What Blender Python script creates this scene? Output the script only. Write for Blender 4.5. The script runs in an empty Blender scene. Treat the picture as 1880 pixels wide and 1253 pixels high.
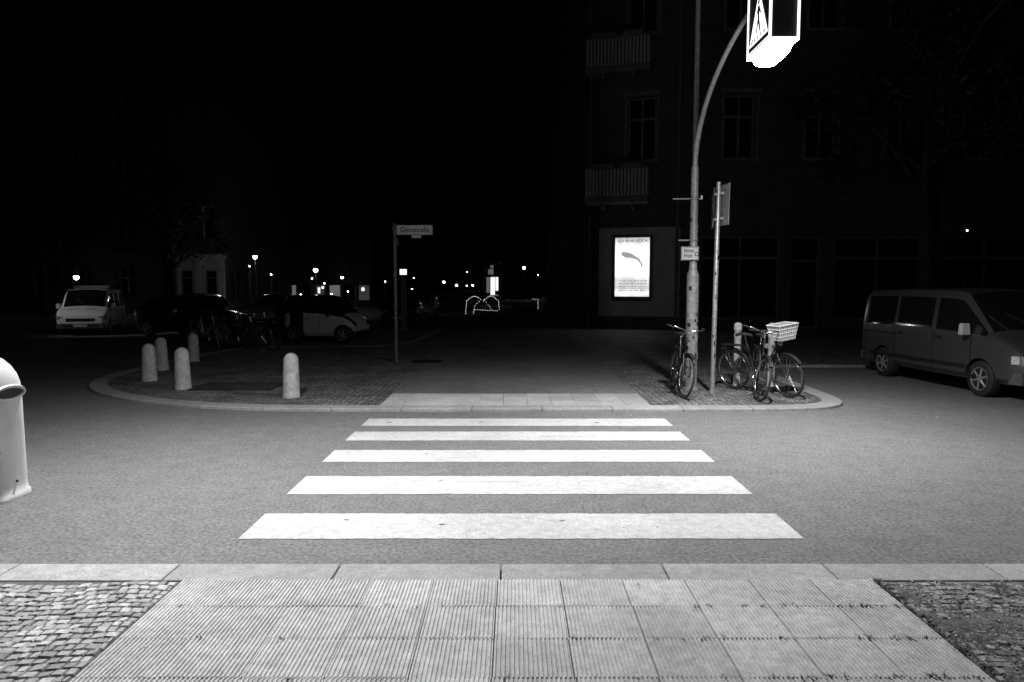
import bpy, math, random, bmesh
from mathutils import Vector, Matrix, noise
from mathutils.geometry import tessellate_polygon
R=random.Random(7)
scene=bpy.context.scene
COL=scene.collection
rad=math.radians

# ---------------------------------------------------------------- materials
def newmat(name):
    m=bpy.data.materials.new(name); m.use_nodes=True
    nt=m.node_tree
    return m,nt,nt.nodes['Principled BSDF']
def g(v): return (v,v,v,1)
def simple(name,v,rough=.6,metal=0.,ns=12.,amp=.25,bump=0.,bs=40.,spec=.5,coat=0.):
    m,nt,b=newmat(name); N=nt.nodes; L=nt.links
    tc=N.new('ShaderNodeTexCoord')
    no=N.new('ShaderNodeTexNoise'); no.inputs['Scale'].default_value=ns; no.inputs['Detail'].default_value=6
    L.new(tc.outputs['Object'],no.inputs['Vector'])
    r=N.new('ShaderNodeValToRGB')
    r.color_ramp.elements[0].position=.3; r.color_ramp.elements[1].position=.7
    r.color_ramp.elements[0].color=g(v*(1-amp)); r.color_ramp.elements[1].color=g(min(1,v*(1+amp)))
    L.new(no.outputs['Fac'],r.inputs['Fac']); L.new(r.outputs['Color'],b.inputs['Base Color'])
    b.inputs['Roughness'].default_value=rough; b.inputs['Metallic'].default_value=metal
    b.inputs['Specular IOR Level'].default_value=spec; b.inputs['Coat Weight'].default_value=coat
    if bump>0:
        n2=N.new('ShaderNodeTexNoise'); n2.inputs['Scale'].default_value=bs; n2.inputs['Detail'].default_value=5
        L.new(tc.outputs['Object'],n2.inputs['Vector'])
        bp=N.new('ShaderNodeBump'); bp.inputs['Strength'].default_value=bump; bp.inputs['Distance'].default_value=.01
        L.new(n2.outputs['Fac'],bp.inputs['Height']); L.new(bp.outputs['Normal'],b.inputs['Normal'])
    return m
def emis(name,v,st,samp='NONE'):
    m,nt,b=newmat(name)
    b.inputs['Base Color'].default_value=g(v); b.inputs['Emission Color'].default_value=g(1)
    b.inputs['Emission Strength'].default_value=st
    m.cycles.emission_sampling=samp
    return m
def layered(name,base,layers,rough=.8,bump=.4,bscale=120,bdist=.004,spec=.3):
    m,nt,b=newmat(name); N=nt.nodes; L=nt.links
    tc=N.new('ShaderNodeTexCoord'); cur=None
    for (s,d,lo,hi,p0,p1) in layers:
        no=N.new('ShaderNodeTexNoise'); no.inputs['Scale'].default_value=s; no.inputs['Detail'].default_value=d; no.inputs['Roughness'].default_value=.65
        L.new(tc.outputs['Object'],no.inputs['Vector'])
        mr=N.new('ShaderNodeMapRange'); mr.inputs['From Min'].default_value=p0; mr.inputs['From Max'].default_value=p1
        mr.inputs['To Min'].default_value=lo; mr.inputs['To Max'].default_value=hi
        L.new(no.outputs['Fac'],mr.inputs['Value'])
        mu=N.new('ShaderNodeMath'); mu.operation='MULTIPLY'
        if cur is None:
            mu.inputs[1].default_value=base; L.new(mr.outputs['Result'],mu.inputs[0])
        else:
            L.new(cur,mu.inputs[0]); L.new(mr.outputs['Result'],mu.inputs[1])
        cur=mu.outputs[0]
    L.new(cur,b.inputs['Base Color'])
    b.inputs['Roughness'].default_value=rough; b.inputs['Specular IOR Level'].default_value=spec
    n2=N.new('ShaderNodeTexNoise'); n2.inputs['Scale'].default_value=bscale; n2.inputs['Detail'].default_value=4
    L.new(tc.outputs['Object'],n2.inputs['Vector'])
    bp=N.new('ShaderNodeBump'); bp.inputs['Strength'].default_value=bump; bp.inputs['Distance'].default_value=bdist
    L.new(n2.outputs['Fac'],bp.inputs['Height']); L.new(bp.outputs['Normal'],b.inputs['Normal'])
    return m
def cobble(name,v,scale):
    m,nt,b=newmat(name); N=nt.nodes; L=nt.links
    tc=N.new('ShaderNodeTexCoord')
    nz=N.new('ShaderNodeTexNoise'); nz.inputs['Scale'].default_value=1.3; nz.inputs['Detail'].default_value=6
    L.new(tc.outputs['Object'],nz.inputs['Vector'])
    vo=N.new('ShaderNodeTexVoronoi'); vo.voronoi_dimensions='2D'; vo.feature='DISTANCE_TO_EDGE'; vo.inputs['Scale'].default_value=scale; vo.inputs['Randomness'].default_value=.55
    vc=N.new('ShaderNodeTexVoronoi'); vc.voronoi_dimensions='2D'; vc.inputs['Scale'].default_value=scale; vc.inputs['Randomness'].default_value=.55
    L.new(tc.outputs['Object'],vo.inputs['Vector']); L.new(tc.outputs['Object'],vc.inputs['Vector'])
    bw=N.new('ShaderNodeRGBToBW'); L.new(vc.outputs['Color'],bw.inputs['Color'])
    m1=N.new('ShaderNodeMapRange'); m1.inputs['To Min'].default_value=.55*v; m1.inputs['To Max'].default_value=1.45*v
    L.new(bw.outputs['Val'],m1.inputs['Value'])
    m2=N.new('ShaderNodeMapRange'); m2.inputs['From Min'].default_value=.02; m2.inputs['From Max'].default_value=.14; m2.inputs['To Min'].default_value=.18
    L.new(vo.outputs['Distance'],m2.inputs['Value'])
    m3=N.new('ShaderNodeMapRange'); m3.inputs['From Min'].default_value=.3; m3.inputs['From Max'].default_value=.7; m3.inputs['To Min'].default_value=.6; m3.inputs['To Max'].default_value=1.25
    L.new(nz.outputs['Fac'],m3.inputs['Value'])
    a=N.new('ShaderNodeMath'); a.operation='MULTIPLY'; L.new(m1.outputs[0],a.inputs[0]); L.new(m2.outputs[0],a.inputs[1])
    c=N.new('ShaderNodeMath'); c.operation='MULTIPLY'; L.new(a.outputs[0],c.inputs[0]); L.new(m3.outputs[0],c.inputs[1])
    L.new(c.outputs[0],b.inputs['Base Color'])
    bp=N.new('ShaderNodeBump'); bp.inputs['Strength'].default_value=.9; bp.inputs['Distance'].default_value=.012
    L.new(m2.outputs[0],bp.inputs['Height']); L.new(bp.outputs['Normal'],b.inputs['Normal'])
    b.inputs['Roughness'].default_value=.75
    return m

M_asph=layered('asphalt',.160,[(.3,3,.90,1.08,.35,.65),(5,7,.88,1.10,.35,.65),(36,9,.62,1.42,.36,.64),(190,3,.6,1.4,.35,.65)],.9,.8,140,.006,spec=.15)
M_path=layered('path_asphalt',.16,[(.5,3,.80,1.15,.35,.65),(5,6,.88,1.1,.35,.65),(36,9,.68,1.35,.36,.64)],.9,.5,130,.006,spec=.15)
M_paint=layered('road_paint',.48,[(1.1,4,.88,1.08,.35,.65),(14,8,.84,1.08,.35,.6),(60,6,.82,1.12,.35,.62),(160,3,.75,1.15,.3,.6)],.8,.6,120,.004,spec=.2)
M_kerb=layered('kerb_granite',.30,[(1.2,4,.85,1.1,.35,.65),(14,6,.85,1.12,.35,.65),(90,6,.7,1.3,.35,.65)],.8,.6,90,.005)
M_kerb2=layered('kerb_granite_b',.34,[(1.2,4,.85,1.1,.35,.65),(14,6,.85,1.12,.35,.65),(90,6,.7,1.3,.35,.65)],.8,.6,90,.005)
SL=[layered('slab_concrete_%d'%i,v,[(2.3,4,.88,1.06,.35,.65),(16,8,.78,1.08,.35,.62),(90,5,.80,1.14,.35,.65)],.8,.5,110,.003) for i,v in enumerate((.54,.58,.50))]
M_joint=simple('joint_sand',.10,.95,ns=60,amp=.6,bump=.6,bs=150)
ST=[simple('mosaic_stone_%d'%i,v,.7,ns=45,amp=.3,bump=.4,bs=120) for i,v in enumerate((.28,.36,.44,.22,.32))]
STD=[simple('mosaic_stone_dark_%d'%i,v,.7,ns=45,amp=.35,bump=.4,bs=120) for i,v in enumerate((.2,.27,.34,.14,.24))]
M_cob=cobble('mosaic_paving',.19,10)
M_metal=simple('galvanised',.38,.45,.6,ns=25,amp=.3,bump=.15)
M_poleg=simple('pole_paint',.24,.5,.1,ns=18,amp=.3,bump=.2)
M_dark=simple('dark_metal',.03,.45,.4,amp=.3)
M_black=simple('black_rubber',.02,.7,amp=.3)
M_white=simple('white_plastic',.75,.35,ns=8,amp=.08)
M_bin=simple('bin_plastic',.64,.45,ns=6,amp=.15,bump=.05)
M_conc=simple('bollard_concrete',.50,.75,ns=14,amp=.25,bump=.5,bs=60)
M_glass=simple('dark_glass',.01,.06,0,amp=.1,spec=.8)
M_chrome=simple('chrome',.6,.2,1.0,amp=.1)
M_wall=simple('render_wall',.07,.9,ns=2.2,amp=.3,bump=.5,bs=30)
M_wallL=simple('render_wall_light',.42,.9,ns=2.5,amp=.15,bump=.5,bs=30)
M_wallD=simple('render_wall_unlit',.04,.9,ns=2.2,amp=.3,bump=.5,bs=30)  # near-black colour stands in for walls that little light reaches
M_trim=simple('stucco_trim',.14,.85,ns=5,amp=.25,bump=.3)
M_frame=simple('window_frame',.13,.6,amp=.15)
M_balc=simple('balcony_panel',.36,.7,ns=4,amp=.25)
M_bark=simple('bark',.06,.95,ns=12,amp=.5,bump=.8,bs=20)
M_leafA=simple('foliage_a',.03,.8,amp=.4,spec=.2); M_leafB=simple('foliage_b',.05,.8,amp=.4,spec=.2)
M_grass=simple('weed_blades',.06,.8,amp=.5); M_dry=simple('dry_leaf',.16,.8,amp=.4)
M_lit=emis('lamp_diffuser',.9,70.,'AUTO'); M_panel=emis('lit_panel',.9,1.6); M_panelblk=simple('panel_blue',.03,.4)
M_end=simple('lamp_end_panel',.02,.6,amp=.2)
M_globe=emis('distant_globe',.9,18.); M_bead=emis('fairy_light_bulb',.9,2.5)
M_signw=simple('sign_white',.50,.5,ns=10,amp=.12)

# ---------------------------------------------------------------- mesh builder
def emp(name,loc=(0,0,0),rotz=0.,scale=1.):
    e=bpy.data.objects.new(name,None); COL.objects.link(e)
    e.location=loc; e.rotation_euler=(0,0,rotz); e.scale=(scale,)*3; e.empty_display_size=.2
    return e
class MB:
    def __init__(s): s.v=[]; s.f=[]; s.m=[]
    def add(s,vs,fs,m=0):
        o=len(s.v); s.v+= [tuple(v) for v in vs]
        for f in fs: s.f.append(tuple(i+o for i in f)); s.m.append(m)
    def box(s,c,d,m=0,mat=None,taper=1.):
        x,y,z=d[0]/2,d[1]/2,d[2]/2; vs=[]
        for sz,t in((-1,1.),(1,taper)):
            for sx,sy in((-1,-1),(1,-1),(1,1),(-1,1)):
                p=Vector((sx*x*t,sy*y*t,sz*z))
                if mat: p=mat@p
                vs.append(p+Vector(c))
        s.add(vs,[(3,2,1,0),(4,5,6,7),(0,1,5,4),(1,2,6,5),(2,3,7,6),(3,0,4,7)],m)
    def tube(s,p0,p1,r0,r1=None,m=0,seg=8): s.path([p0,p1],[r0,r0 if r1 is None else r1],m,seg)
    def path(s,pts,r,m=0,seg=8,closed=False):
        pts=[Vector(p) for p in pts]; n=len(pts)
        if not isinstance(r,(list,tuple)): r=[r]*n
        vs=[]; prev=None
        for i,p in enumerate(pts):
            if closed: t=(pts[(i+1)%n]-pts[i-1])
            elif i==0: t=pts[1]-pts[0]
            elif i==n-1: t=pts[-1]-pts[-2]
            else: t=pts[i+1]-pts[i-1]
            t.normalize()
            if prev is None:
                a=Vector((0,0,1)) if abs(t.z)<.9 else Vector((1,0,0))
                u=t.cross(a).normalized()
            else:
                u=(prev-t*prev.dot(t)).normalized()
            prev=u; w=t.cross(u)
            for k in range(seg):
                a=2*math.pi*k/seg; vs.append(p+(u*math.cos(a)+w*math.sin(a))*r[i])
        fs=[]
        for i in range(n if closed else n-1):
            j=(i+1)%n
            for k in range(seg):
                k2=(k+1)%seg; fs.append((i*seg+k,i*seg+k2,j*seg+k2,j*seg+k))
        if not closed: fs+=[tuple(range(seg))[::-1],tuple((n-1)*seg+k for k in range(seg))]
        s.add(vs,fs,m)
    def ring(s,c,ax,Rr,r,m=0,n=32,seg=6,a0=0,a1=2*math.pi):
        c=Vector(c); ax=Vector(ax).normalized(); a=Vector((0,0,1)) if abs(ax.z)<.9 else Vector((1,0,0))
        u=ax.cross(a).normalized(); w=ax.cross(u)
        full=abs(a1-a0-2*math.pi)<1e-4
        cnt=n if full else n+1
        s.path([c+(u*math.cos(a0+(a1-a0)*k/n)+w*math.sin(a0+(a1-a0)*k/n))*Rr for k in range(cnt)],r,m,seg,closed=full)
    def lathe(s,prof,c,ax=(0,0,1),m=0,seg=24,cap=True):
        c=Vector(c); ax=Vector(ax).normalized(); a=Vector((0,0,1)) if abs(ax.z)<.9 else Vector((1,0,0))
        u=ax.cross(a).normalized(); w=ax.cross(u); vs=[]
        for (r,z) in prof:
            for k in range(seg):
                t=2*math.pi*k/seg; vs.append(c+ax*z+(u*math.cos(t)+w*math.sin(t))*max(r,1e-4))
        fs=[]
        for i in range(len(prof)-1):
            for k in range(seg):
                k2=(k+1)%seg; fs.append((i*seg+k,i*seg+k2,(i+1)*seg+k2,(i+1)*seg+k))
        if cap: fs+=[tuple(range(seg))[::-1],tuple((len(prof)-1)*seg+k for k in range(seg))]
        s.add(vs,fs,m)
    def obj(s,name,mats,parent=None,smooth=False,ang=35):
        me=bpy.data.meshes.new(name); me.from_pydata(s.v,[],s.f)
        for m in mats: me.materials.append(m)
        me.polygons.foreach_set('material_index',s.m)
        if smooth:
            me.polygons.foreach_set('use_smooth',[True]*len(s.f))
            me.set_sharp_from_angle(angle=rad(ang))
        me.update()
        o=bpy.data.objects.new(name,me); COL.objects.link(o)
        if parent: o.parent=parent
        return o
def text(name,body,size,mat,parent,loc,rot,align='CENTER',ext=.001,sx=1.,off=0.):
    c=bpy.data.curves.new(name,'FONT'); c.body=body; c.size=size; c.align_x=align; c.align_y='CENTER'; c.extrude=ext; c.offset=off
    c.materials.append(mat); o=bpy.data.objects.new(name,c); COL.objects.link(o); o.parent=parent
    o.location=loc; o.rotation_euler=rot; o.scale=(sx,1,1); return o

# ---------------------------------------------------------------- ground & roads
b=MB(); b.add([(-700,-200,0),(700,-200,0),(700,1200,0),(-700,1200,0)],[(0,1,2,3)])
b.obj('road',[M_asph])
PZ=.04
b=MB()
rows=[(4.73,5.27),(5.78,6.34),(6.87,7.38),(7.85,8.34),(8.69,9.18)]
for (y0,y1) in rows:
    n=60
    lo=[(-1.92+3.97*i/n, y0+R.uniform(-.007,.007),.004) for i in range(n+1)]
    hi=[(-1.92+3.97*i/n, y1+R.uniform(-.007,.007),.004) for i in range(n+1)]
    b.add(lo+hi,[(i,i+1,n+2+i,n+1+i) for i in range(n)])
b.obj('zebra_crossing',[M_paint])
b=MB()
def blot(x,y,s,z=.0065,el=1.):
    n=9; b.add([(x+math.cos(6.283*k/n)*s*R.uniform(.6,1.2)*el,y+math.sin(6.283*k/n)*s*R.uniform(.6,1.2),z) for k in range(n)],[tuple(range(n))])
for (x,y,s) in((-1.25,5.12,.016),(-.52,5.02,.016),(.38,5.1,.016),(-.9,7.2,.02),(-.65,6.2,.012),(.6,6.1,.010),(1.1,8.9,.03),(-.4,8.95,.03),(-1.6,8.9,.03),(-.2,7.1,.012)): blot(x,y,s,el=1.5)
for k in range(30): blot(R.uniform(-5,6),R.uniform(4.3,9.6),R.uniform(.005,.012),.0065)
for (x0,x1,y) in((-.9,.1,6.18),(.3,1.5,8.05)):
    n=24; p=[(x0+(x1-x0)*k/n,y+R.uniform(-.008,.008)-.04*k/n) for k in range(n+1)]
    b.add([(x,yy-.002,.0065) for x,yy in p]+[(x,yy+.003,.0065) for x,yy in p],[(k,k+1,n+2+k,n+1+k) for k in range(n)])
b.obj('road_stains',[simple('tar',.14,.8,amp=.4)])
b=MB()
x=-40.067
while x<40:
    b.box((x+.5,4.075+R.uniform(-.004,.004),PZ/2-.05),(1.0-.010,.25,PZ+.1+.004),R.choice((0,1)),taper=1.0)
    x+=1.0
o=b.obj('kerb',[M_kerb,M_kerb2]); md=o.modifiers.new('b','BEVEL'); md.width=.008; md.segments=2
b=MB(); b.add([(-60,-60,.026),(60,-60,.026),(60,3.948,.026),(-60,3.948,.026)],[(0,1,2,3)])
b.obj('pavement',[M_cob])
def slabs(bld,x0,x1,ys,ncol,top):
    w=(x1-x0)/ncol
    for r,(ya,yb) in enumerate(ys):
        edges=[x0+w*k+(R.uniform(-.006,.006) if 0<k<ncol else 0) for k in range(ncol+1)]
        for a,c in zip(edges[:-1],edges[1:]):
            g0=.0024; a2,c2=a+g0,c-g0; y2,y3=ya+g0,yb-g0
            n=max(3,int(round((c2-a2)/.021))); m=R.choice((0,0,1,2)); tz=top+R.uniform(-.002,.002)
            prof=[]; p=(c2-a2)/n
            for k in range(n):
                xx=a2+k*p
                prof+=[(xx+.1*p,tz),(xx+.52*p,tz),(xx+.64*p,tz-.008),(xx+.97*p,tz-.008)]
            prof=[(a2,top-.05)]+prof+[(c2,top-.05)]
            N=len(prof); vs=[(px,y2,pz) for px,pz in prof]+[(px,y3,pz) for px,pz in prof]
            fs=[(i,i+1,N+i+1,N+i) for i in range(N-1)]+[tuple(range(N))[::-1],tuple(range(N,2*N))]
            bld.add(vs,fs,m)
b=MB(); ys=[(3.948-.342*(k+1),3.948-.342*k) for k in range(11)]
slabs(b,-1.93,2.12,ys,11,.05)
b.obj('tactile_paving',SL)
b=MB(); slabs(b,-1.93,2.03,[(9.99+.37*k,9.99+.37*(k+1)) for k in range(3)],11,.05)
b.obj('tactile_paving',SL)
def mosaic(bld,x0,x1,y0,y1,s):
    nr=int((y1-y0)/s)
    for r in range(nr):
        ya=y0+r*s; xx=x0-(R.random()*s); wav=lambda q:.018*math.sin(q*3.1+1)+.012*math.sin(q*7.7+r*.15)
        while xx<x1:
            w=s*R.uniform(.75,1.35); a=max(xx,x0); c=min(xx+w,x1); xx+=w
            if c-a<.02: continue
            gp=R.uniform(.0025,.005); z=.045+R.uniform(-.004,.004)
            j=lambda:R.uniform(-.0035,.0035)
            q=[(a+gp+j(),ya+gp+wav(a)+j()),(c-gp+j(),ya+gp+wav(c)+j()),(c-gp+j(),ya+s-gp+wav(c)+j()),(a+gp+j(),ya+s-gp+wav(a)+j())]
            q=[(px,min(max(py,y0-.03),y1+.0)) for px,py in q]
            cx=sum(p[0] for p in q)/4; cy=sum(p[1] for p in q)/4
            tl=(R.uniform(-.07,.07),R.uniform(-.07,.07))
            vs=[(px,py,.02) for px,py in q]+[(px,py,z-.006) for px,py in q]+[(cx+(px-cx)*.84,cy+(py-cy)*.84,z+(px-cx)*tl[0]+(py-cy)*tl[1]) for px,py in q]
            bld.add(vs,[(0,1,5,4),(1,2,6,5),(2,3,7,6),(3,0,4,7),(4,5,9,8),(5,6,10,9),(6,7,11,10),(7,4,8,11),(8,9,10,11)],R.randrange(5))
b=MB(); mosaic(b,-6.2,-1.945,1.6,3.94,.055); b.obj('mosaic_pavement',ST)
b=MB(); mosaic(b,2.135,6.4,1.6,3.94,.055); b.obj('mosaic_pavement',STD)
b=MB()
for (a,c) in((-6.3,-1.94),(2.13,6.5)): b.add([(a,1.5,.035),(c,1.5,.035),(c,3.945,.035),(a,3.945,.035)],[(0,1,2,3)])
b.add([(-1.94,-.5,.035),(2.13,-.5,.035),(2.13,3.945,.035),(-1.94,3.945,.035)],[(0,1,2,3)])
b.obj('paving_bed',[M_joint])
def soil(name,x0,x1,y0,y1,st,z0,amp,thr,mats,sc=1.):
    b=MB(); nx=int((x1-x0)/st); ny=int((y1-y0)/st); vs=[]
    for j in range(ny+1):
        for i in range(nx+1):
            x=x0+i*st; y=y0+j*st
            h=noise.noise(Vector((x*3.1*sc,y*3.1*sc,1)))*.9+noise.noise(Vector((x*11*sc,y*11*sc,4)))*.45+noise.noise(Vector((x*42,y*42,7)))*.5
            ed=min(1,(x-x0)/.05,(x1-x)/.05,(y-y0)/.05,(y1-y)/.05)
            vs.append((x+R.uniform(-.3,.3)*st*(ed>.3),y+R.uniform(-.3,.3)*st*(ed>.3),z0+amp*(h-thr)-(1-ed)*.012))
    fs=[]
    for j in range(ny):
        for i in range(nx): fs.append((j*(nx+1)+i,j*(nx+1)+i+1,(j+1)*(nx+1)+i+1,(j+1)*(nx+1)+i))
    b.add(vs,fs); return b.obj(name,mats,None,True,180)
M_soil=layered('soil',.11,[(6,6,.55,1.5,.35,.65),(60,6,.5,1.7,.35,.65),(170,3,.6,1.5,.35,.65)],.95,.9,90,.01,spec=.1)
soil('soil',2.14,5.6,1.7,3.94,.016,.046,.012,.0,[M_soil])
b=MB()
for k in range(2600):
    x=R.uniform(2.15,4.6); y=R.uniform(2.2,3.92)
    s=R.uniform(.003,.010); a=R.uniform(0,3); z=.045+R.uniform(0,.006)
    b.box((x,y,z),(s*R.uniform(1,2),s,s*.8),R.randrange(4),Matrix.Rotation(a,3,'Z')@Matrix.Rotation(R.uniform(-.5,.5),3,'X'))
b.obj('gravel',[STD[0],STD[2],STD[3],ST[2]])

def chaikin(p,k):
    for _ in range(k):
        q=[p[0]]
        for a,c in zip(p[:-1],p[1:]):
            q+=[(a[0]*.75+c[0]*.25,a[1]*.75+c[1]*.25),(a[0]*.25+c[0]*.75,a[1]*.25+c[1]*.75)]
        q.append(p[-1]); p=q
    return p
out=[(40,15.2),(7,15.2),(5.35,15.1),(5.2,13.6),(5.15,11.4),(5.05,10.2),(4.3,9.72),(2.6,9.7),(-2.6,9.7),(-4.4,9.85),(-6.2,10.7),(-7.35,11.8),(-7.95,13.1),(-8.1,15),(-8.1,18.6),(-7.6,20.0),(-5.6,20.3),(-3.6,20.5),(-3.2,22.5),(-3.1,30),(-3.1,80)]
out=chaikin(out,2)
def offset(p,d):
    q=[]
    for i in range(len(p)):
        a=Vector(p[max(i-1,0)]); c=Vector(p[min(i+1,len(p)-1)]); t=(c-a).normalized()
        q.append((p[i][0]+t.y*d,p[i][1]-t.x*d))
    return q
inn=offset(out,.28)
poly=inn+[(-2.9,80),(40,80)]
tri=tessellate_polygon([[Vector((x,y,0)) for x,y in poly]])
b=MB(); b.add([(x,y,PZ) for x,y in poly],[t if (Vector(poly[t[1]])-Vector(poly[t[0]])).cross(Vector(poly[t[2]])-Vector(poly[t[0]]))>0 else t[::-1] for t in tri])
b.obj('pavement',[M_cob])
def resample(p,step):
    o=[Vector(p[0])]; acc=0
    for a,c in zip(p[:-1],p[1:]):
        a=Vector(a); c=Vector(c); L=(c-a).length
        if L<1e-6: continue
        d=step-acc
        while d<=L: o.append(a+(c-a)*d/L); d+=step
        acc=(acc+L)%step
    return o
rs=resample(out,.25); ri=[Vector(q) for q in offset([tuple(v) for v in rs],.285)]
b=MB()
for k in range(0,len(rs)-4,4):
    a=list(rs[k:k+5]); c=list(ri[k:k+5])
    a[0]=a[0].lerp(a[1],.02); a[-1]=a[-1].lerp(a[-2],.02); c[0]=c[0].lerp(c[1],.02); c[-1]=c[-1].lerp(c[-2],.02)
    n=5; z=PZ+.006
    vs=[(p.x,p.y,-.05) for p in a]+[(p.x,p.y,z-.012) for p in a]+[(p.x+(q.x-p.x)*.05,p.y+(q.y-p.y)*.05,z) for p,q in zip(a,c)]+[(q.x,q.y,z) for q in c]+[(q.x,q.y,-.05) for q in c]
    fs=[]
    for r in range(4):
        for i in range(4): fs.append((r*n+i,(r+1)*n+i,(r+1)*n+i+1,r*n+i+1))
    fs+=[(0,n,2*n,3*n,4*n)[::-1],(n-1,2*n-1,3*n-1,4*n-1,5*n-1)]
    b.add(vs,fs,R.choice((0,1)))
b.obj('kerb',[M_kerb,M_kerb2])
b=MB(); n=30
lo=[(-1.95,11.12+i*2.2,PZ+.004) for i in range(n)]; hi=[(2.03,11.12+i*2.2,PZ+.004) for i in range(n)]
b.add(lo+hi,[(i,n+i,n+i+1,i+1) for i in range(n-1)])
b.obj('footpath',[M_path])
e=emp('manhole_cover',(-1.98,16.0,PZ)); b=MB(); b.lathe([(.37,0),(.37,.012),(.35,.014),(.3,.008),(.02,.008)],(0,0,0),m=0,seg=32)
for k in range(-4,5): b.box((k*.06,0,.012),(.02,.5,.008),0)
b.obj('cover_plate',[M_dark],e)
e=emp('utility_cover',(-4.75,11.95,PZ)); b=MB(); b.box((0,0,.006),(1.35,.8,.012),0); b.ring((0,0,.012),(0,0,1),.05,.006,0)
for s in(-1,1): b.box((s*.69,0,.006),(.03,.86,.016),1)
for s in(-1,1): b.box((0,s*.42,.006),(1.41,.03,.016),1)
b.obj('plate',[simple('worn_plate',.07,.6,.2),M_dark],e)

def tufts(name,spots,h=(.02,.06)):
    b=MB()
    for (x,y,z,n,s) in spots:
        for k in range(n):
            a=R.uniform(0,6.28); r=R.uniform(0,s); px,py=x+math.cos(a)*r,y+math.sin(a)*r
            hh=R.uniform(*h); t=R.uniform(0,6.28); w=R.uniform(.002,.006); ln=R.uniform(.01,.04)
            dx,dy=math.cos(t),math.sin(t); lx,ly=-dy*ln,dx*ln
            b.add([(px-dx*w,py-dy*w,z),(px+dx*w,py+dy*w,z),(px+dx*w*.6+lx*.5,py+dy*w*.6+ly*.5,z+hh*.6),(px+lx,py+ly,z+hh)],[(0,1,2,3)],0)
    return b.obj(name,[M_grass])
sp=[]
for k in range(900):
    x=R.uniform(2.16,4.2); y=R.uniform(2.2,3.9)
    if math.sin(x*5+y*3)+math.sin(y*7.3-x*2)+R.uniform(-1,1)>.0: sp.append((x,y,.042,R.randrange(6,18),.04))
for k in range(26):
    sp.append((-1.9+4.0*R.random(),3.948-.342*R.randrange(1,4),.045,R.randrange(3,8),.012))
for k in range(46): sp.append((R.uniform(.9,2.12),3.948-.342*R.randrange(1,4)+R.uniform(-.006,.006),.045,R.randrange(4,9),.014))
for k in range(90): sp.append((2.13+R.uniform(-.015,.03),R.uniform(2.3,3.95),.045,R.randrange(4,12),.02))
tufts('weeds',sp,(.004,.017))
sp=[(R.uniform(5.4,9.5),R.uniform(15.3,16.4),PZ,R.randrange(8,16),.12) for k in range(220)]
tufts('grass_verge',sp,(.05,.16))
b=MB()
def leaf(x,y,z,s):
    a=R.uniform(0,6.28); dx,dy=math.cos(a)*s,math.sin(a)*s; c=R.uniform(.3,1)
    b.add([(x-dx,y-dy,z+.002),(x+dy*.5,y-dx*.5,z+R.uniform(.003,.012)*c),(x+dx,y+dy,z+.004),(x-dy*.5,y+dx*.5,z+R.uniform(.003,.012)*c)],[(0,1,2,3)],R.choice((0,0,1)))
for k in range(320): leaf(R.uniform(2.2,5.0),R.uniform(9.95,13.5),PZ+.003,R.uniform(.012,.03))
for k in range(430): leaf(R.uniform(2.15,4.0),R.uniform(2.4,3.9),.05,R.uniform(.005,.017))
for k in range(40): leaf(R.uniform(-6,8),R.uniform(4.3,9.6),.003,R.uniform(.006,.015))
for k in range(22): leaf(R.uniform(-1.9,2.1),R.uniform(2.7,4.2),.052,R.uniform(.004,.010))
for k in range(10): leaf(R.uniform(5.5,8.5),R.uniform(9,13),.003,R.uniform(.02,.045))
b.obj('fallen_leaves',[M_dry,simple('pale_leaf',.4,.8,amp=.3)])

# ---------------------------------------------------------------- bollards
for (x,y,h) in((-3.47,10.78,.70),(-5.58,11.65,.71),(-6.7,12.7,.69),(-7.3,14.35,.69),(-7.45,16.1,.66)):
    e=emp('bollard',(x,y,PZ)); e.rotation_euler=(R.uniform(-.02,.02),R.uniform(-.02,.02),R.uniform(0,6))
    b=MB(); r=.125; pr=[(r*1.08,-.03),(r*1.07,.02),(r*1.02,.1),(r*.97,h*.5),(r*.90,h-.12)]
    for k in range(1,8):
        a=k/7*math.pi/2; pr.append((r*.90*math.cos(a),h-.12+.12*math.sin(a)))
    b.lathe(pr,(0,0,0),seg=28); b.obj('concrete_post',[M_conc],e,True,50)

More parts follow.
